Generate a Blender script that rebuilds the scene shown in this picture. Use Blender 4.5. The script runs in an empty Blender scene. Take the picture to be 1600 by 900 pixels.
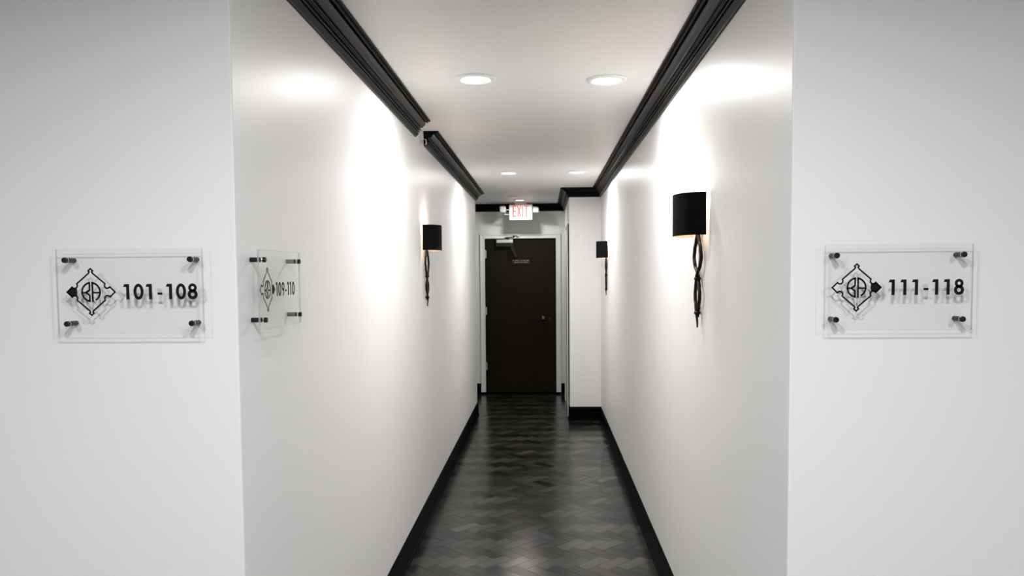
import bpy, bmesh, math, random
from mathutils import Vector, Matrix
random.seed(7)
C = bpy.context.scene.collection
S = bpy.context.scene
PI = math.pi

# ------------------------------------------------------------------ camera
cam_d = bpy.data.cameras.new('camera')
cam = bpy.data.objects.new('camera', cam_d)
C.objects.link(cam)
F_PX, PX, PY = 1200.0, 800.0, 493.5
cam_d.sensor_fit = 'HORIZONTAL'
cam_d.sensor_width = 36.0
cam_d.lens = F_PX / 1600.0 * 36.0
cam_d.shift_x = 0.0
cam_d.shift_y = (PY - 450.0) / 1600.0
cam_d.clip_start = 0.02
cam_d.clip_end = 100
ay = Vector((50, 65.5, -F_PX)).normalized()          # corridor direction seen from the camera
az = Vector((-170, 22125, 1200)); az = (az - az.dot(ay) * ay).normalized()
ax = ay.cross(az)
R3 = Matrix((ax, ay, az))
cam.matrix_world = Matrix.Translation((0, 0, 1.55)) @ R3.to_4x4()
S.camera = cam

# ------------------------------------------------------------------ world and exposure
w = bpy.data.worlds.new('world'); S.world = w
w.use_nodes = True
w.node_tree.nodes['Background'].inputs[0].default_value = (0.9, 0.95, 1, 1)
w.node_tree.nodes['Background'].inputs[1].default_value = 0.0
S.view_settings.view_transform = 'Standard'
S.view_settings.look = 'None'
S.view_settings.gamma = 1.0
S.view_settings.use_curve_mapping = False
S.view_settings.exposure = 0.0
P_CORR = 13.5      # watts of each corridor downlight
P_ROOM = 44.0      # watts shared out to the lobby downlights and the added fill lamps
P_END = 8.5
P_SCONCE = 2.0
COL_LED = (1.0, 0.975, 0.95)
COL_ROOM = (0.985, 0.985, 1.0)
COL_WARM = (1.0, 0.84, 0.71)

# ------------------------------------------------------------------ materials
def mat(name, col, rough=0.5, metal=0.0, spec=0.5, noise=None, bump=None, emis=None, coat=0.0):
    m = bpy.data.materials.new(name); m.use_nodes = True
    nt = m.node_tree; b = nt.nodes['Principled BSDF']
    b.inputs['Base Color'].default_value = (*col, 1)
    b.inputs['Roughness'].default_value = rough
    b.inputs['Metallic'].default_value = metal
    b.inputs['Specular IOR Level'].default_value = spec
    b.inputs['Coat Weight'].default_value = coat
    if emis:
        b.inputs['Emission Color'].default_value = (*emis[0], 1)
        b.inputs['Emission Strength'].default_value = emis[1]
    geo = nt.nodes.new('ShaderNodeNewGeometry')
    if noise:
        scale, amt = noise
        n = nt.nodes.new('ShaderNodeTexNoise'); n.inputs['Scale'].default_value = scale
        n.inputs['Detail'].default_value = 4
        nt.links.new(geo.outputs['Position'], n.inputs['Vector'])
        mx = nt.nodes.new('ShaderNodeMix'); mx.data_type = 'RGBA'
        mx.inputs['A'].default_value = (*[c * (1 - amt) for c in col], 1)
        mx.inputs['B'].default_value = (*[min(1, c * (1 + amt)) for c in col], 1)
        nt.links.new(n.outputs['Fac'], mx.inputs['Factor'])
        nt.links.new(mx.outputs['Result'], b.inputs['Base Color'])
    if bump:
        scale, strength = bump
        n = nt.nodes.new('ShaderNodeTexNoise'); n.inputs['Scale'].default_value = scale
        n.inputs['Detail'].default_value = 3
        nt.links.new(geo.outputs['Position'], n.inputs['Vector'])
        bp = nt.nodes.new('ShaderNodeBump'); bp.inputs['Strength'].default_value = strength
        bp.inputs['Distance'].default_value = 0.002
        nt.links.new(n.outputs['Fac'], bp.inputs['Height'])
        nt.links.new(bp.outputs['Normal'], b.inputs['Normal'])
    return m

M = {}
M['wall'] = mat('satin_white_wall_paint', (0.80, 0.797, 0.79), 0.37, spec=0.13, noise=(1.1, 0.012), bump=(150, 0.10))
M['lobby_wall'] = mat('eggshell_white_wall_paint', (0.80, 0.805, 0.80), 0.5, spec=0.3, noise=(1.3, 0.015), bump=(120, 0.08))
M['back_wall'] = mat('dark_grey_back_wall_paint', (0.10, 0.10, 0.10), 0.5)
M['ceiling'] = mat('ceiling_paint', (0.82, 0.81, 0.80), 0.42, spec=0.35, noise=(1.5, 0.01))
M['crown'] = mat('black_brown_crown_paint', (0.0052, 0.0040, 0.0034), 0.34, spec=0.11, noise=(40, 0.15))
M['black_trim'] = mat('black_satin_trim_paint', (0.0022, 0.0019, 0.0017), 0.45, spec=0.03, noise=(40, 0.15), bump=(60, 0.1))
M['casing'] = mat('white_casing_paint', (0.78, 0.80, 0.79), 0.4, noise=(8, 0.02))
M['door'] = mat('dark_brown_door_paint', (0.0135, 0.0108, 0.0066), 0.26, spec=0.06, noise=(9, 0.2), bump=(30, 0.1))
M['side_door'] = mat('white_side_door_paint', (0.78, 0.79, 0.78), 0.4)
M['bronze'] = mat('dark_bronze', (0.0055, 0.0036, 0.0026), 0.4, spec=0.2, noise=(50, 0.3))
M['shade'] = mat('black_shade_fabric', (0.0035, 0.0035, 0.0035), 0.75, spec=0.06, noise=(300, 0.3), bump=(400, 0.3))
M['shade_in'] = mat('shade_lining', (0.55, 0.42, 0.30), 0.7)
M['silver'] = mat('brushed_silver', (0.75, 0.75, 0.74), 0.3, metal=1.0, noise=(60, 0.1))
M['dark_steel'] = mat('dark_steel', (0.10, 0.095, 0.09), 0.22, metal=1.0)
M['chrome'] = mat('chrome', (0.8, 0.8, 0.8), 0.12, metal=1.0)
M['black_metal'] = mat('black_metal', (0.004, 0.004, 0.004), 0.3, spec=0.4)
M['ink'] = mat('black_vinyl', (0.003, 0.003, 0.0035), 0.6, spec=0.2)
M['white_plastic'] = mat('white_plastic', (0.68, 0.69, 0.64), 0.4)
M['grey_plastic'] = mat('grey_lamp_head', (0.30, 0.31, 0.31), 0.35, noise=(120, 0.3))
M['lens_clear'] = mat('lamp_head_lens', (0.62, 0.63, 0.63), 0.15, noise=(200, 0.3))
M['red'] = mat('exit_letters', (0.55, 0.04, 0.04), 0.5, emis=((1.0, 0.10, 0.08), 0.35))
M['lens'] = mat('downlight_lens', (0.9, 0.9, 0.9), 0.4, emis=((1.0, 0.98, 0.95), 6.0))
M['ring'] = mat('downlight_trim', (0.85, 0.85, 0.84), 0.35)
M['plaque_text'] = mat('plaque_text', (0.55, 0.53, 0.5), 0.5)
M['bulb'] = mat('warm_bulb', (0.9, 0.8, 0.6), 0.4, emis=((1.0, 0.7, 0.42), 6.0))

def acrylic(name, tint, edge):
    m = bpy.data.materials.new(name); m.use_nodes = True
    nt = m.node_tree; nt.nodes.clear()
    out = nt.nodes.new('ShaderNodeOutputMaterial')
    tr = nt.nodes.new('ShaderNodeBsdfTransparent'); tr.inputs[0].default_value = (*tint, 1)
    gl = nt.nodes.new('ShaderNodeBsdfGlossy'); gl.inputs['Roughness'].default_value = 0.04
    fr = nt.nodes.new('ShaderNodeFresnel'); fr.inputs['IOR'].default_value = 1.49
    mx = nt.nodes.new('ShaderNodeMixShader')
    nt.links.new(tr.outputs[0], mx.inputs[1]); nt.links.new(gl.outputs[0], mx.inputs[2])
    if edge:
        df = nt.nodes.new('ShaderNodeBsdfDiffuse'); df.inputs[0].default_value = (0.55, 0.57, 0.57, 1)
        m2 = nt.nodes.new('ShaderNodeMixShader'); m2.inputs[0].default_value = edge
        nt.links.new(mx.outputs[0], m2.inputs[1]); nt.links.new(df.outputs[0], m2.inputs[2])
        nt.links.new(m2.outputs[0], out.inputs[0])
    else:
        nt.links.new(mx.outputs[0], out.inputs[0])
    ge = nt.nodes.new('ShaderNodeNewGeometry')      # the inner faces of the thin sheet do not reflect again
    iv = nt.nodes.new('ShaderNodeMath'); iv.operation = 'SUBTRACT'; iv.inputs[0].default_value = 1.0
    nt.links.new(ge.outputs['Backfacing'], iv.inputs[1])
    ml = nt.nodes.new('ShaderNodeMath'); ml.operation = 'MULTIPLY'
    nt.links.new(fr.outputs[0], ml.inputs[0]); nt.links.new(iv.outputs[0], ml.inputs[1])
    nt.links.new(ml.outputs[0], mx.inputs[0])
    return m
M['acrylic'] = acrylic('clear_acrylic', (0.985, 0.99, 0.985), 0)
M['acrylic_edge'] = acrylic('acrylic_edge', (0.72, 0.74, 0.74), 0.35)

# floor planks: stained wood, tone per plank, reflection contrast of the two directions painted in
def floor_mat():
    m = bpy.data.materials.new('black_stained_parquet'); m.use_nodes = True
    nt = m.node_tree; b = nt.nodes['Principled BSDF']
    at = nt.nodes.new('ShaderNodeAttribute'); at.attribute_name = 'plank'
    sep = nt.nodes.new('ShaderNodeSeparateColor')
    nt.links.new(at.outputs['Color'], sep.inputs[0])
    uv = nt.nodes.new('ShaderNodeUVMap')
    mp = nt.nodes.new('ShaderNodeMapping'); mp.inputs['Scale'].default_value = (3, 60, 1)
    nt.links.new(uv.outputs[0], mp.inputs[0])
    n = nt.nodes.new('ShaderNodeTexNoise'); n.inputs['Scale'].default_value = 3; n.inputs['Detail'].default_value = 5
    nt.links.new(mp.outputs[0], n.inputs['Vector'])
    cr = nt.nodes.new('ShaderNodeMix'); cr.data_type = 'RGBA'
    cr.inputs['A'].default_value = (0.003, 0.0028, 0.0024, 1)
    cr.inputs['B'].default_value = (0.086, 0.080, 0.068, 1)
    nt.links.new(sep.outputs[0], cr.inputs['Factor'])
    gr = nt.nodes.new('ShaderNodeMix'); gr.data_type = 'RGBA'; gr.blend_type = 'MULTIPLY'
    gr.inputs['Factor'].default_value = 1
    rmp = nt.nodes.new('ShaderNodeMapRange'); rmp.inputs['To Min'].default_value = 0.45; rmp.inputs['To Max'].default_value = 1.5
    nt.links.new(n.outputs['Fac'], rmp.inputs['Value'])
    nt.links.new(cr.outputs['Result'], gr.inputs['A']); nt.links.new(rmp.outputs[0], gr.inputs['B'])
    nt.links.new(gr.outputs['Result'], b.inputs['Base Color'])
    rr = nt.nodes.new('ShaderNodeMapRange'); rr.inputs['To Min'].default_value = 0.19; rr.inputs['To Max'].default_value = 0.27
    nt.links.new(sep.outputs[1], rr.inputs['Value'])
    nt.links.new(rr.outputs[0], b.inputs['Roughness'])
    sr = nt.nodes.new('ShaderNodeMapRange'); sr.inputs['To Min'].default_value = 0.36; sr.inputs['To Max'].default_value = 0.70
    nt.links.new(sep.outputs[0], sr.inputs['Value']); nt.links.new(sr.outputs[0], b.inputs['Specular IOR Level'])
    bp = nt.nodes.new('ShaderNodeBump'); bp.inputs['Strength'].default_value = 0.25; bp.inputs['Distance'].default_value = 0.0006
    nt.links.new(n.outputs['Fac'], bp.inputs['Height'])
    nt.links.new(bp.outputs['Normal'], b.inputs['Normal'])
    return m
M['floor'] = floor_mat()
M['gap'] = mat('dark_floor_gap', (0.008, 0.008, 0.007), 0.6)

# ------------------------------------------------------------------ helpers
def obj(name, bm, m, parent=None, smooth=False, bevel=0.0, loc=None):
    me = bpy.data.meshes.new(name)
    bmesh.ops.recalc_face_normals(bm, faces=bm.faces)
    bm.to_mesh(me); bm.free()
    for x in (m if isinstance(m, (list, tuple)) else [m]):
        me.materials.append(x)
    if smooth:
        for p in me.polygons: p.use_smooth = True
    o = bpy.data.objects.new(name, me); C.objects.link(o)
    if parent: o.parent = parent
    if loc: o.location = loc
    if bevel:
        md = o.modifiers.new('bevel', 'BEVEL'); md.width = bevel; md.segments = 2; md.limit_method = 'ANGLE'
    return o
def add_box(bm, x0, x1, y0, y1, z0, z1, mi=0):
    v = [bm.verts.new((x, y, z)) for z in (z0, z1) for (x, y) in ((x0, y0), (x1, y0), (x1, y1), (x0, y1))]
    fs = [(0,3,2,1), (4,5,6,7), (0,1,5,4), (1,2,6,5), (2,3,7,6), (3,0,4,7)]
    out = []
    for f in fs:
        q = bm.faces.new([v[i] for i in f]); q.material_index = mi; out.append(q)
    return out
def bx(*boxes):
    bm = bmesh.new()
    for b in boxes: add_box(bm, *b)
    return bm
def structure(name, bm, m, bevel=0.0):
    o = obj(name, bm, m, bevel=bevel); o['kind'] = 'structure'; return o
def thing(name, label, cat, loc, group=None, rot=0.0, kind=None):
    o = bpy.data.objects.new(name, None); C.objects.link(o)
    o.empty_display_size = 0.05
    o.location = loc; o.rotation_euler = (0, 0, rot)
    if label: o['label'] = label
    if cat: o['category'] = cat
    if group: o['group'] = group
    if kind: o['kind'] = kind
    return o
def sweep(path, prof, side=1):
    """profile (out, z) swept with mitred corners; side=+1: out is to the left of travel"""
    bm = bmesh.new()
    P = [Vector(p) for p in path]; n = len(P); rings = []
    for i in range(n):
        ns = []
        if i > 0:
            d = (P[i] - P[i-1]).normalized(); ns.append(Vector((-d.y, d.x)) * side)
        if i < n - 1:
            d = (P[i+1] - P[i]).normalized(); ns.append(Vector((-d.y, d.x)) * side)
        if len(ns) == 2:
            m = (ns[0] + ns[1]); m = m / (1 + ns[0].dot(ns[1]))
        else: m = ns[0]
        rings.append([bm.verts.new((P[i].x + m.x*o, P[i].y + m.y*o, z)) for o, z in prof])
    k = len(prof)
    for i in range(n - 1):
        for j in range(k):
            bm.faces.new((rings[i][j], rings[i][(j+1) % k], rings[i+1][(j+1) % k], rings[i+1][j]))
    bm.faces.new(rings[0]); bm.faces.new(rings[-1][::-1])
    return bm
def add_lathe(bm, prof, seg=32, c=(0, 0, 0), axis='Z', a0=0.0, a1=2*PI):
    full = abs(a1 - a0 - 2*PI) < 1e-6
    rings = []
    cnt = seg if full else seg + 1
    for s in range(cnt):
        a = a0 + (a1 - a0) * s / seg
        ring = []
        for r, h in prof:
            x, y = r*math.cos(a), r*math.sin(a)
            p = {'Z': (x, y, h), 'Y': (x, h, y), 'X': (h, x, y)}[axis]
            ring.append(bm.verts.new((p[0]+c[0], p[1]+c[1], p[2]+c[2])))
        rings.append(ring)
    for s in range(seg):
        A, B = rings[s], rings[(s+1) % cnt]
        for j in range(len(prof)-1):
            try: bm.faces.new((A[j], A[j+1], B[j+1], B[j]))
            except ValueError: pass
    bmesh.ops.remove_doubles(bm, verts=bm.verts, dist=1e-6)
def add_tube(bm, pts, rad, seg=10):
    pts = [Vector(p) for p in pts]; rings = []
    up = Vector((1, 0, 0))
    for i, p in enumerate(pts):
        t = (pts[min(i+1, len(pts)-1)] - pts[max(i-1, 0)]).normalized()
        u = up - up.dot(t)*t
        if u.length < 1e-3: u = Vector((0, 1, 0)) - Vector((0, 1, 0)).dot(t)*t
        u.normalize(); v = t.cross(u)
        r = rad[i] if isinstance(rad, (list, tuple)) else rad
        rings.append([bm.verts.new(p + r*(math.cos(2*PI*k/seg)*u + math.sin(2*PI*k/seg)*v)) for k in range(seg)])
    for a, b in zip(rings, rings[1:]):
        for k in range(seg): bm.faces.new((a[k], a[(k+1) % seg], b[(k+1) % seg], b[k]))
    bm.faces.new(rings[0][::-1]); bm.faces.new(rings[-1])
def add_poly(bm, pts, y0, y1):
    """2D outline (x, z) extruded from y0 to y1"""
    a = [bm.verts.new((x, y0, z)) for x, z in pts]; b = [bm.verts.new((x, y1, z)) for x, z in pts]
    bm.faces.new(a); bm.faces.new(b[::-1])
    n = len(pts)
    for i in range(n): bm.faces.new((a[i], b[i], b[(i+1) % n], a[(i+1) % n]))
def add_arc(bm, cx, cz, rx, rz, t, a0, a1, y0, y1, seg=24):
    """elliptic band of width t (inwards) from angle a0 to a1 in degrees"""
    pts = []
    full = abs(a1 - a0) >= 360
    for i in range(seg):
        A, B = math.radians(a0 + (a1-a0)*i/seg), math.radians(a0 + (a1-a0)*(i+1)/seg)
        q = [(cx+rx*math.cos(A), cz+rz*math.sin(A)), (cx+rx*math.cos(B), cz+rz*math.sin(B)),
             (cx+(rx-t)*math.cos(B), cz+(rz-t)*math.sin(B)), (cx+(rx-t)*math.cos(A), cz+(rz-t)*math.sin(A))]
        add_poly(bm, q, y0, y1)
def add_stroke(bm, pts, t, y0, y1, closed=False):
    P = [Vector(p) for p in pts]
    n = len(P)
    rng = range(n if closed else n-1)
    L, Rr = [], []
    for i in range(n):
        prv = P[i-1] if (closed or i > 0) else None
        nxt = P[(i+1) % n] if (closed or i < n-1) else None
        ns = []
        if prv is not None: d = (P[i]-prv).normalized(); ns.append(Vector((-d.y, d.x)))
        if nxt is not None: d = (nxt-P[i]).normalized(); ns.append(Vector((-d.y, d.x)))
        if len(ns) == 2:
            den = max(0.45, 1+ns[0].dot(ns[1])); m = (ns[0]+ns[1])/den
        else: m = ns[0]
        L.append(P[i]+m*t/2); Rr.append(P[i]-m*t/2)
    for i in rng:
        j = (i+1) % n
        add_poly(bm, [tuple(L[i]), tuple(L[j]), tuple(Rr[j]), tuple(Rr[i])], y0, y1)

# ------------------------------------------------------------------ dimensions
XL, XR = -0.742, 0.597          # corridor walls
YFL, YFR = 1.83, 1.89           # lobby wall faces left and right of the corridor mouth
YE = 9.85                       # end wall
YLE = 8.38                      # left wall stops here
XC, YC = 0.267, 8.10            # boxed-out corner at the right
H = 2.44
T = 0.12
XA = -1.95                      # far side of the bay at the left end

# ------------------------------------------------------------------ shell
# floor: herringbone parquet, planks at 45 degrees to the corridor
def build_floor():
    bm = bmesh.new()
    uvl = bm.loops.layers.uv.new('UVMap'); col = bm.loops.layers.color.new('plank')
    W, L, G = 0.0757, 0.2, 0.0008
    c = math.sqrt(0.5)
    def rot(x, y): return ((x + y)*c, (y - x)*c)     # (w,w) runs across the corridor
    def region(x, y):
        if y < 1.95: return -3.0 < x < 3.0 and y > -2.0
        if y > YLE - 0.1: return XA - .1 < x < 0.75 and y < YE + 0.1
        return XL - 0.15 < x < XR + 0.15
    for k in range(-80, 140):
        for m in range(-60, 60):
            ox, oy = k*W + m*L, k*W - m*L
            for o in (0, 1):
                if o == 0: r = (ox, oy, ox+L, oy+W)
                else: r = (ox+L, oy+W-L, ox+L+W, oy+W)
                cx, cy = rot((r[0]+r[2])/2, (r[1]+r[3])/2)
                if not region(cx, cy): continue
                q = [(r[0]+G, r[1]+G), (r[2]-G, r[1]+G), (r[2]-G, r[3]-G), (r[0]+G, r[3]-G)]
                tilt = random.gauss(0, 0.0030); tilt2 = random.gauss(0, 0.0014) + (0.0006 if o else -0.0006)
                vs = []
                for (x, y) in q:
                    X, Y = rot(x, y)
                    dz = (X-cx)*tilt + (Y-cy)*tilt2
                    vs.append(bm.verts.new((X, Y, dz)))
                f = bm.faces.new(vs)
                base = (0.58 if o else 0.30) + random.uniform(-0.20, 0.20)  # one direction lighter: light reflection put into the colour, plus random tone
                rg = random.random()
                u0, v0 = random.random()*9, random.random()*9
                uvs = [(0, 0), (L, 0), (L, W), (0, W)] if o == 0 else [(0, 0), (0, W), (L, W), (L, 0)]
                for lp, (a, b) in zip(f.loops, uvs):
                    lp[uvl].uv = (u0+a, v0+b); lp[col] = (base, rg, 0, 1)
    # backing under the planks
    def under(x0, x1, y0, y1):
        for f in add_box(bm, x0, x1, y0, y1, -0.05, -0.0012, 1): pass
    under(-3.1, 3.1, -2.1, 1.96); under(XL-.12, XR+.12, 1.96, YLE); under(XA-.1, .72, YLE, YE+.12)
    for f in bm.faces:
        f.normal_update()
        if f.material_index == 0 and f.normal.z < 0: f.normal_flip()
    me = bpy.data.meshes.new('floor'); bm.to_mesh(me); bm.free()
    me.materials.append(M['floor']); me.materials.append(M['gap'])
    o = bpy.data.objects.new('floor', me); C.objects.link(o); o['kind'] = 'structure'
build_floor()

structure('ceiling', bx((-3.1, 3.1, -2.1, YE+T, H, H+0.1)), M['ceiling'])
def corner_wall(name, pts):
    bm = bmesh.new()
    a = [bm.verts.new((x, y, 0)) for x, y in pts]; b = [bm.verts.new((x, y, H)) for x, y in pts]
    n = len(pts)
    bm.faces.new(a[::-1]); bm.faces.new(b)
    for k in range(n):
        f = bm.faces.new((a[k], a[(k+1) % n], b[(k+1) % n], b[k]))
        if abs(pts[k][1] - pts[(k+1) % n][1]) < 1e-6 and pts[k][1] < 1.9: f.material_index = 1
    o = obj(name, bm, [M['wall'], M['lobby_wall']], bevel=0.004); o['kind'] = 'structure'
corner_wall('wall_left', [(-3.0, YFL), (XL, YFL), (XL, YLE), (XL-T, YLE), (XL-T, YFL+T), (-3.0, YFL+T)])
corner_wall('wall_right', [(3.0, YFR), (XR, YFR), (XR, YC), (XR+T, YC), (XR+T, YFR+T), (3.0, YFR+T)])
DX0, DX1, DZ1 = -0.757, 0.153, 2.006     # door opening
structure('wall_end', bx((XA-T, DX0, YE, YE+T, 0, H), (DX1, XR+T, YE, YE+T, 0, H), (DX0, DX1, YE, YE+T, DZ1, H)), M['casing'])
structure('wall_end_right', bx((XC, XR+T, YC, YE, 0, H)), M['wall'], 0.003)
structure('wall_bay_left', bx((XA-T, XA, YLE-T, YE, 0, H)), M['wall'])
structure('wall_bay_front', bx((XA, XL-T, YLE-T, YLE, 0, H)), M['wall'])
structure('wall_lobby_side_left', bx((-3.1, -3.0, -2.1, YFL+T, 0, H)), M['lobby_wall'])
structure('wall_lobby_side_right', bx((3.0, 3.1, -2.1, YFR+T, 0, H)), M['lobby_wall'])
structure('wall_lobby_back', bx((-3.0, 3.0, -2.1, -2.0, 0, H)), M['back_wall'])

# crown moulding
crown = [(0, 0), (0, -.092), (.008, -.092), (.010, -.088), (.022, -.077), (.022, -.072), (.013, -.067), (.013, -.063),
         (.021, -.066), (.026, -.069), (.029, -.066), (.028, -.061), (.021, -.056), (.023, -.052), (.032, -.058), (.036, -.055), (.035, -.050), (.029, -.046), (.033, -.042),
         (.044, -.041), (.055, -.030), (.064, -.019), (.060, -.013), (.060, -.009), (.067, -.012), (.075, -.017), (.079, -.014), (.076, -.008), (.080, -.006),
         (.086, -.010), (.091, -.007), (.091, 0)]
crown = [(o, H + z) for o, z in crown]
structure('trim_1', sweep([(-3.0, YFL), (XL, YFL), (XL, 4.47)], crown, -1), M['crown'])
structure('trim_2', sweep([(XL, 4.79), (XL, YLE), (XA, YLE)], crown, -1), M['crown'])
structure('trim_3', sweep([(XA, YE), (XC, YE), (XC, YC), (XR, YC), (XR, YFR), (3.0, YFR)], crown, -1), M['crown'])
# baseboards
bb = [(0, 0), (0, .142), (.004, .142), (.006, .136), (.007, .128), (.010, .124), (.011, .116), (.012, .020), (.018, .016), (.019, 0)]
structure('baseboard_left', sweep([(-3.0, YFL), (XL, YFL), (XL, YLE), (XA, YLE)], bb, -1), M['black_trim'])
structure('baseboard_end_left', sweep([(XA, YE), (DX0-.062, YE)], bb, -1), M['black_trim'])
structure('baseboard_end_right', sweep([(DX1+.062, YE), (XC, YE), (XC, 9.42)], bb, -1), M['black_trim'])
structure('baseboard_right', sweep([(XC, 8.22), (XC, YC), (XR, YC), (XR, YFR), (3.0, YFR)], bb, -1), M['black_trim'])

# ------------------------------------------------------------------ end door
YD = YE + 0.012                       # face of the door slab
door = obj('door_1', bx((DX0+.004, DX1-.004, YD, YD+.045, .032, DZ1-.004)), M['door'], bevel=0.002)
door['kind'] = 'structure'
def casing_bm(x0, x1, z1, wd, y, z0=0.0):
    """white casing with a stepped face round an opening, standing proud of the wall plane y"""
    bm = bmesh.new()
    for (a, b, t) in ((0.0, wd, .010), (wd*.72, wd, .017), (0.0, wd*.16, .013)):
        add_box(bm, x0-b, x0-a, y-t, y, z0, z1+b)
        add_box(bm, x1+a, x1+b, y-t, y, z0, z1+b)
        add_box(bm, x0-a, x1+a, y-t, y, z1+a, z1+b)
    return bm
obj('casing', casing_bm(DX0, DX1, DZ1, .060, YE, .030), M['casing'], door)
obj('threshold', bx((DX0-.060, DX1+.060, YE-.012, YE+.10, 0, .030)), M['black_trim'], door)
for z in (1.81, 1.08, 0.365):
    bm = bmesh.new(); add_tube(bm, [(DX0+.001, YE-.004, z-.055), (DX0+.001, YE-.004, z+.055)], .007)
    add_tube(bm, [(DX0+.001, YE-.004, z-.062), (DX0+.001, YE-.004, z-.055)], .004); add_tube(bm, [(DX0+.001, YE-.004, z+.055), (DX0+.001, YE-.004, z+.062)], .004)
    add_box(bm, DX0+.004, DX0+.020, YD-.002, YD, z-.05, z+.05)
    o = obj('hinge', bm, M['silver'], door); 
kb = obj('door_knob', (lambda b: (add_lathe(b, [(0, -.062), (.016, -.062), (.025, -.054), (.027, -.044), (.022, -.034), (.011, -.028), (.010, -.008), (.030, -.008), (.032, 0), (0, 0)], 28, (-.011, YD, .98), 'Y'), b)[1])(bmesh.new()), M['dark_steel'], door, smooth=True)
kb['label'] = 'round dark metal door knob'
obj('latch_plate', bx((.062, .078, YD-.003, YD, .95, .99)), M['dark_steel'], door)
# closer: body, spindle, main arm, forearm, bracket on the head casing
cl = obj('door_closer', bx((-.605, -.392, YD-.058, YD, 1.947, 1.990)), M['silver'], door, bevel=0.005)
cl['label'] = 'silver door closer body with folding arm'
bm = bmesh.new(); add_tube(bm, [(-.470, YD-.030, 1.985), (-.470, YD-.030, 2.018)], .011); add_box(bm, -.50, -.44, YD-.045, YD-.015, 2.010, 2.020)
obj('spindle', bm, M['black_metal'], cl)
bm = bmesh.new(); add_tube(bm, [(-.470, YD-.030, 2.016), (-.375, YD-.235, 2.010)], .008); add_tube(bm, [(-.375, YD-.235, 2.006), (-.375, YD-.235, 2.030)], .010)
add_tube(bm, [(-.375, YD-.235, 2.022), (-.335, YE-.03, 2.038)], .006)
obj('closer_arm', bm, M['black_metal'], cl)
obj('arm_bracket', bx((-.355, -.315, YE-.032, YE-.017, 2.028, 2.052)), M['silver'], cl)
obj('body_shadow_block', bx((-.611, -.392, YD-.052, YD, 1.900, 1.946)), M['black_metal'], cl, bevel=.004)  # dark block standing in for the shadow below the closer body
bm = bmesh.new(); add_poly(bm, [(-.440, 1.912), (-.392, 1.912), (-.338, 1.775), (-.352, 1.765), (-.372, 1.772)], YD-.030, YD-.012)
obj('arm_shadow_bar', bm, M['black_metal'], cl, bevel=.003)  # dark bar shaped as the shadow of the closer arm on the door
# small black notice plate with two lines of tiny print
pl = obj('notice_plate', bx((-.408, -.179, YD-.003, YD, 1.684, 1.738)), M['black_metal'], door)
pl['label'] = 'small black notice plate with two lines of tiny pale print'
bm = bmesh.new()
def prt(x, z, n, hh=.009):
    for i in range(n):
        x0 = x + i*.0088
        add_box(bm, x0, x0+.0022, YD-.0042, YD-.003, z, z+hh)
        add_box(bm, x0, x0+.0062, YD-.0042, YD-.003, z+hh*(.4 if i % 2 else .8), z+hh*(.4 if i % 2 else .8)+.0022)
        if i % 3 != 1: add_box(bm, x0+.0044, x0+.0062, YD-.0042, YD-.003, z, z+hh)
prt(-.394, 1.718, 2); prt(-.366, 1.718, 5); prt(-.311, 1.718, 1); prt(-.291, 1.718, 2); prt(-.262, 1.718, 3); prt(-.226, 1.718, 4)
prt(-.376, 1.697, 3); prt(-.339, 1.697, 3); prt(-.301, 1.697, 3); prt(-.262, 1.697, 7)
obj('print', bm, M['plaque_text'], pl)

# side door in the boxed-out corner, seen almost edge on
sd = obj('door_2', bx((XC-.004, XC-.001, 8.30, 9.34, .005, 2.02)), M['side_door']); sd['kind'] = 'structure'
bm = bmesh.new()
for (a, b, t) in ((0, .062, .012), (.045, .062, .018)):
    add_box(bm, XC-t, XC, 8.30-b, 8.30-a, 0, 2.02+b); add_box(bm, XC-t, XC, 9.34+a, 9.34+b, 0, 2.02+b); add_box(bm, XC-t, XC, 8.30-a, 9.34+a, 2.02+a, 2.02+b)
obj('casing', bm, M['casing'], sd)

# ------------------------------------------------------------------ recessed downlights
def downlight(x, y, power, label, group='round downlights in the ceiling', r=0.094, col=COL_LED, spread=172):
    t = thing('recessed_downlight', label, 'ceiling light', (x, y, H), group)
    bm = bmesh.new()
    add_lathe(bm, [(r*.70, -.001), (r*.70, -.006), (r*.76, -.009), (r*.92, -.007), (r, -.003), (r, 0), (r*.70, 0), (r*.70, -.001)], 48)
    obj('trim_ring', bm, M['ring'], t, smooth=True)
    bm = bmesh.new()
    add_lathe(bm, [(0, -.0045), (r*.4, -.0042), (r*.70, -.003), (r*.70, 0), (0, 0)], 48)
    obj('lens', bm, M['lens'], t, smooth=True)
    ld = bpy.data.lights.new('downlight_lamp', 'AREA'); ld.shape = 'DISK'; ld.size = r*1.36; ld.energy = power
    ld.color = col; ld.spread = math.radians(spread)
    lo = bpy.data.objects.new('downlight_lamp', ld); C.objects.link(lo); lo.parent = t; lo.location = (0, 0, -.0075)
    return t
downlight(-.307, 3.54, P_CORR, 'round white ceiling light nearest on the left of the corridor, lit')
downlight(.293, 3.60, P_CORR, 'round white ceiling light nearest on the right of the corridor, lit')
downlight(-.307, 6.80, P_CORR, 'round white ceiling light on the left, midway down the corridor')
downlight(.293, 6.79, P_CORR, 'round white ceiling light on the right, just before the boxed-out corner')
downlight(-.285, 9.28, P_END, 'single round ceiling light right in front of the exit sign', r=.078)
downlight(-.307, .52, P_ROOM*.5, 'round ceiling light in the lobby, left one just before the corridor mouth', col=COL_ROOM, spread=180)
downlight(.293, .52, P_ROOM*.5, 'round ceiling light in the lobby, right one just before the corridor mouth', col=COL_ROOM, spread=180)
downlight(-1.5, -.55, P_ROOM*.9, 'added fill light out of view at the back left of the lobby', col=COL_ROOM, spread=180)  # this lamp and the next are unseen, added as fill for the walls
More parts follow.
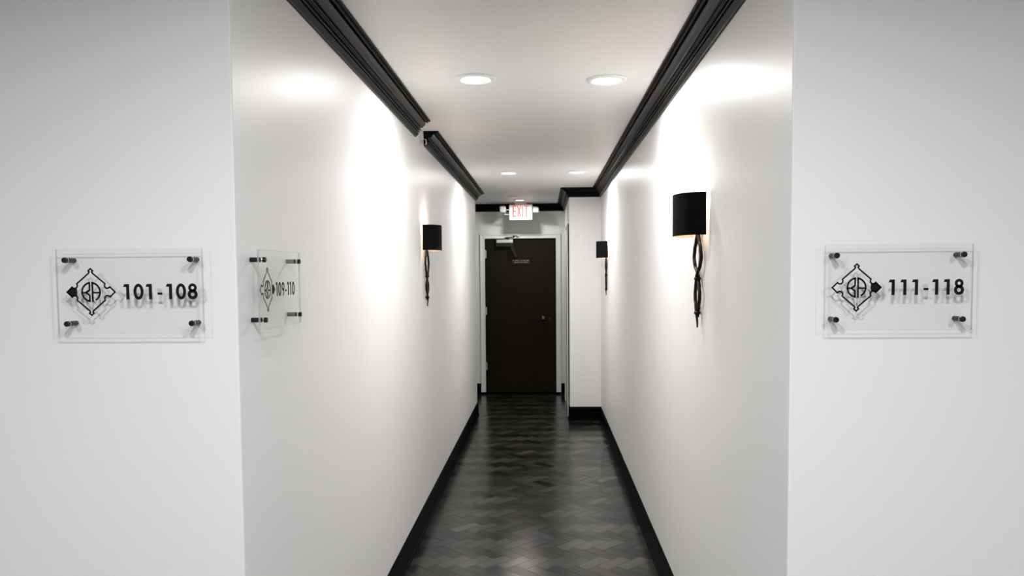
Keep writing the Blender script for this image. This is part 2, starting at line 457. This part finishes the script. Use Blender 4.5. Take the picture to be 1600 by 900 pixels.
downlight(1.5, -.55, P_ROOM*.9, 'added fill light out of view at the back right of the lobby', col=COL_ROOM, spread=180)

# small flush disc on the ceiling before the exit sign
bm = bmesh.new(); add_lathe(bm, [(0, -.006), (.048, -.006), (.052, -.003), (.044, -.002), (.040, 0), (0, 0)], 32)
o = obj('sprinkler_cover', bm, M['silver'], smooth=True, loc=(-.345, 8.87, H))
o['label'] = 'small flat round cover plate on the ceiling just before the exit sign light'; o['category'] = 'sprinkler cover'

# ------------------------------------------------------------------ sidewall sprinkler in the crown gap
sp = thing('sidewall_sprinkler', 'small silver sidewall sprinkler in the gap of the left crown moulding', 'sprinkler', (XL, 4.625, 2.345))
sp.scale = (.72, 1, 1)
bm = bmesh.new(); add_lathe(bm, [(0, 0.0), (.040, 0.0), (.040, .003), (.030, .009), (.014, .011), (.0, .011)], 28, axis='X')
obj('escutcheon', bm, M['silver'], sp, smooth=True)
bm = bmesh.new(); add_lathe(bm, [(0, .011), (.012, .011), (.012, .026), (.009, .030), (0, .030)], 16, axis='X'); obj('nozzle', bm, M['chrome'], sp)
bm = bmesh.new()
for s in (-1, 1):
    add_tube(bm, [(.026, 0, s*.010), (.036, 0, s*.019), (.048, 0, s*.017), (.058, 0, s*.004)], .0016, 8)
obj('frame_arm', bm, M['chrome'], sp)
bm = bmesh.new(); add_lathe(bm, [(0, .057), (.016, .057), (.017, .059), (0, .060)], 20, axis='X'); add_box(bm, .045, .060, -.014, .014, .012, .0135)
obj('deflector', bm, M['chrome'], sp)

# ------------------------------------------------------------------ wall sconces
# built for a wall whose surface is x=0, the lamp standing out towards +x
def make_sconce(name, label, loc, rot):
    t = thing(name, label, 'wall lamp', loc, 'black wall sconces along the corridor', rot)
    W2, D, HS = .120, .100, .155
    z0, z1 = .142, .142+HS           # origin z = 1.55
    # shade: half oval shell, open at the top, the bottom and towards the wall
    bm = bmesh.new(); n = 28; th = .002; x_off = .008
    out, inn = [], []
    for i in range(n+1):
        a = -PI/2 + PI*i/n
        ca, sa = math.cos(a), math.sin(a)
        px = x_off + D*abs(ca)**.85; py = W2*sa
        qx = x_off + (D-th)*abs(ca)**.85; qy = (W2-th)*sa
        if i in (0, n): qx = px
        out.append([bm.verts.new((px, py, z)) for z in (z0, z1)]); inn.append([bm.verts.new((qx, qy, z)) for z in (z0, z1)])
    for i in range(n):
        f = bm.faces.new((out[i][0], out[i+1][0], out[i+1][1], out[i][1])); f.material_index = 0
        f = bm.faces.new((inn[i+1][0], inn[i][0], inn[i][1], inn[i+1][1])); f.material_index = 1
        for k in (0, 1): bm.faces.new((out[i][k], out[i+1][k], inn[i+1][k], inn[i][k]))
    for i in (0, n): bm.faces.new((out[i][0], out[i][1], inn[i][1], inn[i][0]))
    obj('lamp_shade', bm, [M['shade'], M['shade_in']], t)
    # back plate and arm carrying the socket
    bm = bmesh.new(); add_box(bm, 0, .006, -.035, .035, z0+.012, z0+.118)
    obj('back_plate', bm, M['bronze'], t, bevel=.002)
    bm = bmesh.new(); add_tube(bm, [(.006, 0, z0+.03), (.045, 0, z0+.03), (.052, 0, z0+.035)], .006); add_lathe(bm, [(0, z0+.03), (.014, z0+.03), (.014, z0+.06), (0, z0+.06)], 16, (.052, 0, 0))
    obj('socket', bm, M['bronze'], t)
    bm = bmesh.new(); add_lathe(bm, [(.008, z0+.06), (.012, z0+.07), (.017, z0+.085), (.015, z0+.10), (.006, z0+.115), (0, z0+.118)], 16, (.052, 0, 0))
    obj('bulb', bm, M['bulb'], t, smooth=True)
    # two forged strands that cross and bow apart in two loops
    key = [(.175, .004), (.150, .008), (.125, .026), (.095, .054), (.062, .066), (.030, .050), (.004, .016), (-.012, .000), (-.028, -.008),
           (-.045, -.024), (-.072, -.042), (-.100, -.038), (-.125, -.018), (-.146, -.003), (-.160, .003)]
    def interp(z):
        for (za, va), (zb, vb) in zip(key, key[1:]):
            if zb <= z <= za:
                u = (za-z)/(za-zb); u = u*u*(3-2*u); return va+(vb-va)*u
        return key[-1][1]
    for s in (-1, 1):
        bm = bmesh.new(); pts = []; rad = []
        zend = -.204 if s == 1 else -.165
        N = 46
        for i in range(N+1):
            z = .175 + (zend-.175)*i/N
            y = interp(z)*s if z > -.160 else .003*s*(1-(-.160-z)/.044)
            x = .015 + .004*s*max(0, 1-abs(z+.012)/.05) + .004*s*max(0, 1-abs(z+.148)/.04)
            pts.append((x, y, z)); rad.append(.0068*(1 - .55*max(0, (-.12-z)/.085)))
        add_tube(bm, pts, rad, 10)
        obj('stem_strand', bm, M['bronze'], t, smooth=True)
    for zk in (-.018, -.148):
        bm = bmesh.new(); add_lathe(bm, [(.004, zk-.006), (.012, zk-.005), (.0135, zk), (.012, zk+.005), (.004, zk+.006)], 14, (.015, 0, 0))
        obj('collar', bm, M['bronze'], t, smooth=True)
    ld = bpy.data.lights.new('sconce_lamp', 'POINT'); ld.energy = P_SCONCE; ld.color = COL_WARM; ld.shadow_soft_size = .018
    lo = bpy.data.objects.new('sconce_lamp', ld); C.objects.link(lo); lo.parent = t; lo.location = (.052, 0, z0+.135)
    return t
make_sconce('wall_sconce', 'nearest wall sconce, black half-round shade over a twisted dark stem on the right wall', (XR, 2.945, 1.546), PI)
make_sconce('wall_sconce', 'only wall sconce on the left corridor wall, black shade and twisted stem', (XL, 4.765, 1.558), 0)
make_sconce('wall_sconce', 'farthest wall sconce, black shade and thin stem on the right wall before the boxed-out corner', (XR, 7.245, 1.552), PI)

# ------------------------------------------------------------------ exit sign with emergency lamp heads
ex = thing('exit_sign', 'white exit sign with red letters and two emergency lamp heads above the dark door', 'exit sign', (-.284, 9.60, 2.318), rot=math.radians(-2))
obj('housing', bx((-.146, .146, -.022, .022, -.100, .096)), M['white_plastic'], ex, bevel=.010)
obj('canopy', bx((-.075, .075, -.035, .035, .096, .121)), M['white_plastic'], ex, bevel=.004)
bm = bmesh.new()
y0, y1 = -.0245, -.021
z0, z1, st = -.058, .080, .015
def rect(a, b, c, d): add_poly(bm, [(a, c), (b, c), (b, d), (a, d)], y0, y1)
x = -.100
rect(x, x+st, z0, z1); rect(x+st, x+.046, z1-st, z1); rect(x+st, x+.040, .003, .003+st); rect(x+st, x+.046, z0, z0+st)
x = -.046
add_poly(bm, [(x, z1), (x+st, z1), (x+.050, z0), (x+.050-st, z0)], y0, y1); add_poly(bm, [(x+.050-st, z1), (x+.050, z1), (x+st, z0), (x, z0)], y0, y1)
rect(.014, .014+st, z0, z1)
rect(.040, .100, z1-st, z1); rect(.0625, .0625+st, z0, z1-st)
lt = obj('exit_letters', bm, M['red'], ex); lt['label'] = 'red letters EXIT'
def head(sx, zz, pts, nm):
    bm = bmesh.new()
    add_poly(bm, pts, -.045, .030)
    return bm
h1 = obj('lamp_head', head(-1, 0, [(-.262, -.004), (-.186, -.012), (-.180, .020), (-.184, .072), (-.206, .082), (-.258, .078), (-.268, .060), (-.260, .030)], ''), M['grey_plastic'], ex, bevel=.008)
obj('lamp_lens', bx((-.252, -.192, -.050, -.045, .004, .068)), M['lens_clear'], h1, bevel=.004)
h2 = obj('lamp_head', head(1, 0, [(.150, -.014), (.232, -.016), (.236, .004), (.222, .050), (.206, .062), (.150, .066)], ''), M['grey_plastic'], ex, bevel=.006)
obj('lamp_lens', bx((.158, .222, -.050, -.045, -.006, .048)), M['lens_clear'], h2, bevel=.004)
bm = bmesh.new(); add_tube(bm, [(-.184, -.01, .030), (-.146, -.01, .030)], .005)
obj('lamp_bracket', bm, M['white_plastic'], ex)
bm = bmesh.new(); add_tube(bm, [(-.200, -.01, -.026), (-.146, -.01, -.026)], .005); add_tube(bm, [(-.200, -.01, -.026), (-.205, -.01, -.006)], .006)
obj('lamp_bracket', bm, M['white_plastic'], ex)

# ------------------------------------------------------------------ acrylic room number signs
# local frame: x to the right, z up, wall at y=0, the sign stands out towards -y
U = 0.0001625
quarter = [(0, 343), (35, 313), (19, 298), (30, 276), (212, 122), (204, 96), (210, 72), (228, 57), (250, 54), (270, 60), (285, 74), (362, 0)]
def ring_pts():
    q = quarter
    pts = list(q) + [(x, -z) for x, z in reversed(q[1:-1])] + [(0, -343)]
    pts += [(-x, -z) for x, z in q[1:]] + [(-x, z) for x, z in reversed(q[1:-1])]
    return [(x*U, z*U) for x, z in pts]
def emblem_bm(cx, solid, y0, y1):
    bm = bmesh.new()
    pts = [(x+cx, z) for x, z in ring_pts()]
    add_stroke(bm, pts, 23*U, y0, y1, True)
    s = solid
    fill = [(208, 0), (213, 50), (228, 57), (250, 54), (270, 60), (285, 74), (362, 0), (285, -74), (270, -60), (250, -54), (228, -57), (213, -50)]
    add_poly(bm, [(cx+s*x*U, z*U) for x, z in fill], y0, y1)
    R_, t = 150*U, 27*U
    # B: left half
    a_off = math.degrees(math.acos(-9/150))
    add_arc(bm, cx, 0, R_, R_, t, a_off, 360-a_off, y0, y1, 28)
    P = lambda l: [(cx+x*U, z*U) for x, z in l]
    add_poly(bm, P([(-35, 146), (-9, 149), (-9, 22), (-35, 38)]), y0, y1)
    add_poly(bm, P([(-35, 38), (-9, 22), (-52, -12), (-84, 4)]), y0, y1)
    add_poly(bm, P([(-84, 4), (-52, -12), (-9, -44), (-35, -58), (-84, -20)]), y0, y1)
    add_poly(bm, P([(-35, -58), (-9, -44), (-9, -149), (-35, -146)]), y0, y1)
    add_poly(bm, P([(-140, 2), (-70, 2), (-70, -22), (-140, -22)]), y0, y1)
    # A: right half
    a1 = math.degrees(math.acos(9/150))
    add_arc(bm, cx, 0, R_, R_, t, a1, -62, y0, y1, 24)
    add_poly(bm, P([(9, 149), (36, 146), (36, -146), (9, -149)]), y0, y1)
    add_poly(bm, P([(36, 2), (140, 2), (140, -22), (36, -22)]), y0, y1)
    return bm
def glyph(bm, ch, x, y0, y1):
    hz = .0184
    if ch == '1':
        add_poly(bm, [(x+.0072, -hz), (x+.0149, -hz), (x+.0149, hz), (x+.0028, hz), (x-.0003, hz-.0070), (x+.0072, hz-.0070)], y0, y1); return .0145
    if ch == '0':
        add_arc(bm, x+.0122, 0, .0124, hz+.0007, .0073, 0, 360, y0, y1, 36); return .0244
    if ch == '8':
        add_arc(bm, x+.0121, hz-.0098, .0104, .0104, .0067, 0, 360, y0, y1, 32)
        add_arc(bm, x+.0121, -hz+.0112, .0121, .0118, .0074, 0, 360, y0, y1, 32); return .0242
    if ch == '9':
        add_arc(bm, x+.0118, hz-.0118, .0118, .0120, .0066, 0, 360, y0, y1, 32)
        add_poly(bm, [(x+.0226, hz-.016), (x+.0165, hz-.020), (x+.0068, -hz), (x+.0146, -hz)], y0, y1); return .0236
    if ch == '-':
        add_poly(bm, [(x, -.0075), (x+.0118, -.0075), (x+.0118, -.0020), (x, -.0020)], y0, y1); return .0118
def sign(label, loc, rot, solid, chars, cx=-.0935, sc=1.0, scx=1.0):
    t = thing('acrylic_sign', label, 'sign', loc, 'clear acrylic room number signs', rot)
    t.scale = (scx, 1, sc)
    w2, h2, yb, yf = .1778, .1016, -.026, -.032
    bm = bmesh.new(); add_box(bm, -w2, w2, yf, yb, -h2, h2)
    for f in bm.faces:
        f.normal_update()
        f.material_index = 0 if abs(f.normal.y) > .5 else 1
    obj('panel', bm, [M['acrylic'], M['acrylic_edge']], t)
    obj('emblem', emblem_bm(cx, solid, yf-.0003, yf), M['ink'], t)
    bm = bmesh.new()
    for ch, x in chars: glyph(bm, ch, x, yf-.0003, yf)
    obj('room_numbers', bm, M['ink'], t)
    for sx in (-1, 1):
        for sz in (-1, 1):
            c = (sx*.1524, 0, sz*.0762)
            bm = bmesh.new(); add_lathe(bm, [(0, 0), (.0062, 0), (.0062, yb), (0, yb)], 20, c, 'Y')
            so = obj('standoff', bm, M['black_metal'], t, smooth=False)
            bm = bmesh.new(); add_lathe(bm, [(0, yf), (.0066, yf), (.0066, yf-.0078), (.0056, yf-.0088), (0, yf-.0088)], 20, c, 'Y')
            obj('standoff_cap', bm, M['black_metal'], so)
            bm = bmesh.new(); add_lathe(bm, [(0, yf+.001), (.0072, yf+.001), (.0072, yf-.0012), (0, yf-.0012)], 20, c, 'Y')
            obj('washer', bm, M['chrome'], so)
    return t
ZS = 1.515
sign('clear acrylic sign reading 101-108 on the left lobby wall, solid diamond tip at left', (-.9915, YFL, ZS), 0, -1,
     [('1', -.0146), ('0', .0105), ('1', .0407), ('-', .0688), ('1', .0898), ('0', .1140), ('8', .1424)])
sign('clear acrylic sign reading 111-118 on the right lobby wall, solid diamond tip at right', (.8400, YFR, ZS-.003), 0, 1,
     [('1', -.0245), ('1', .0035), ('1', .0315), ('-', .0595), ('1', .0800), ('1', .1075), ('8', .1325)], cx=-.1020, sc=1.0, scx=.965)
sign('clear acrylic sign reading 109-110 on the left corridor wall, seen at an angle', (XL, 2.054, ZS), PI/2, 1,
     [('1', -.0520), ('0', -.0300), ('9', .0000), ('-', .0300), ('1', .0480), ('1', .0700), ('0', .0930)], cx=-.1190, sc=1.0, scx=.90)
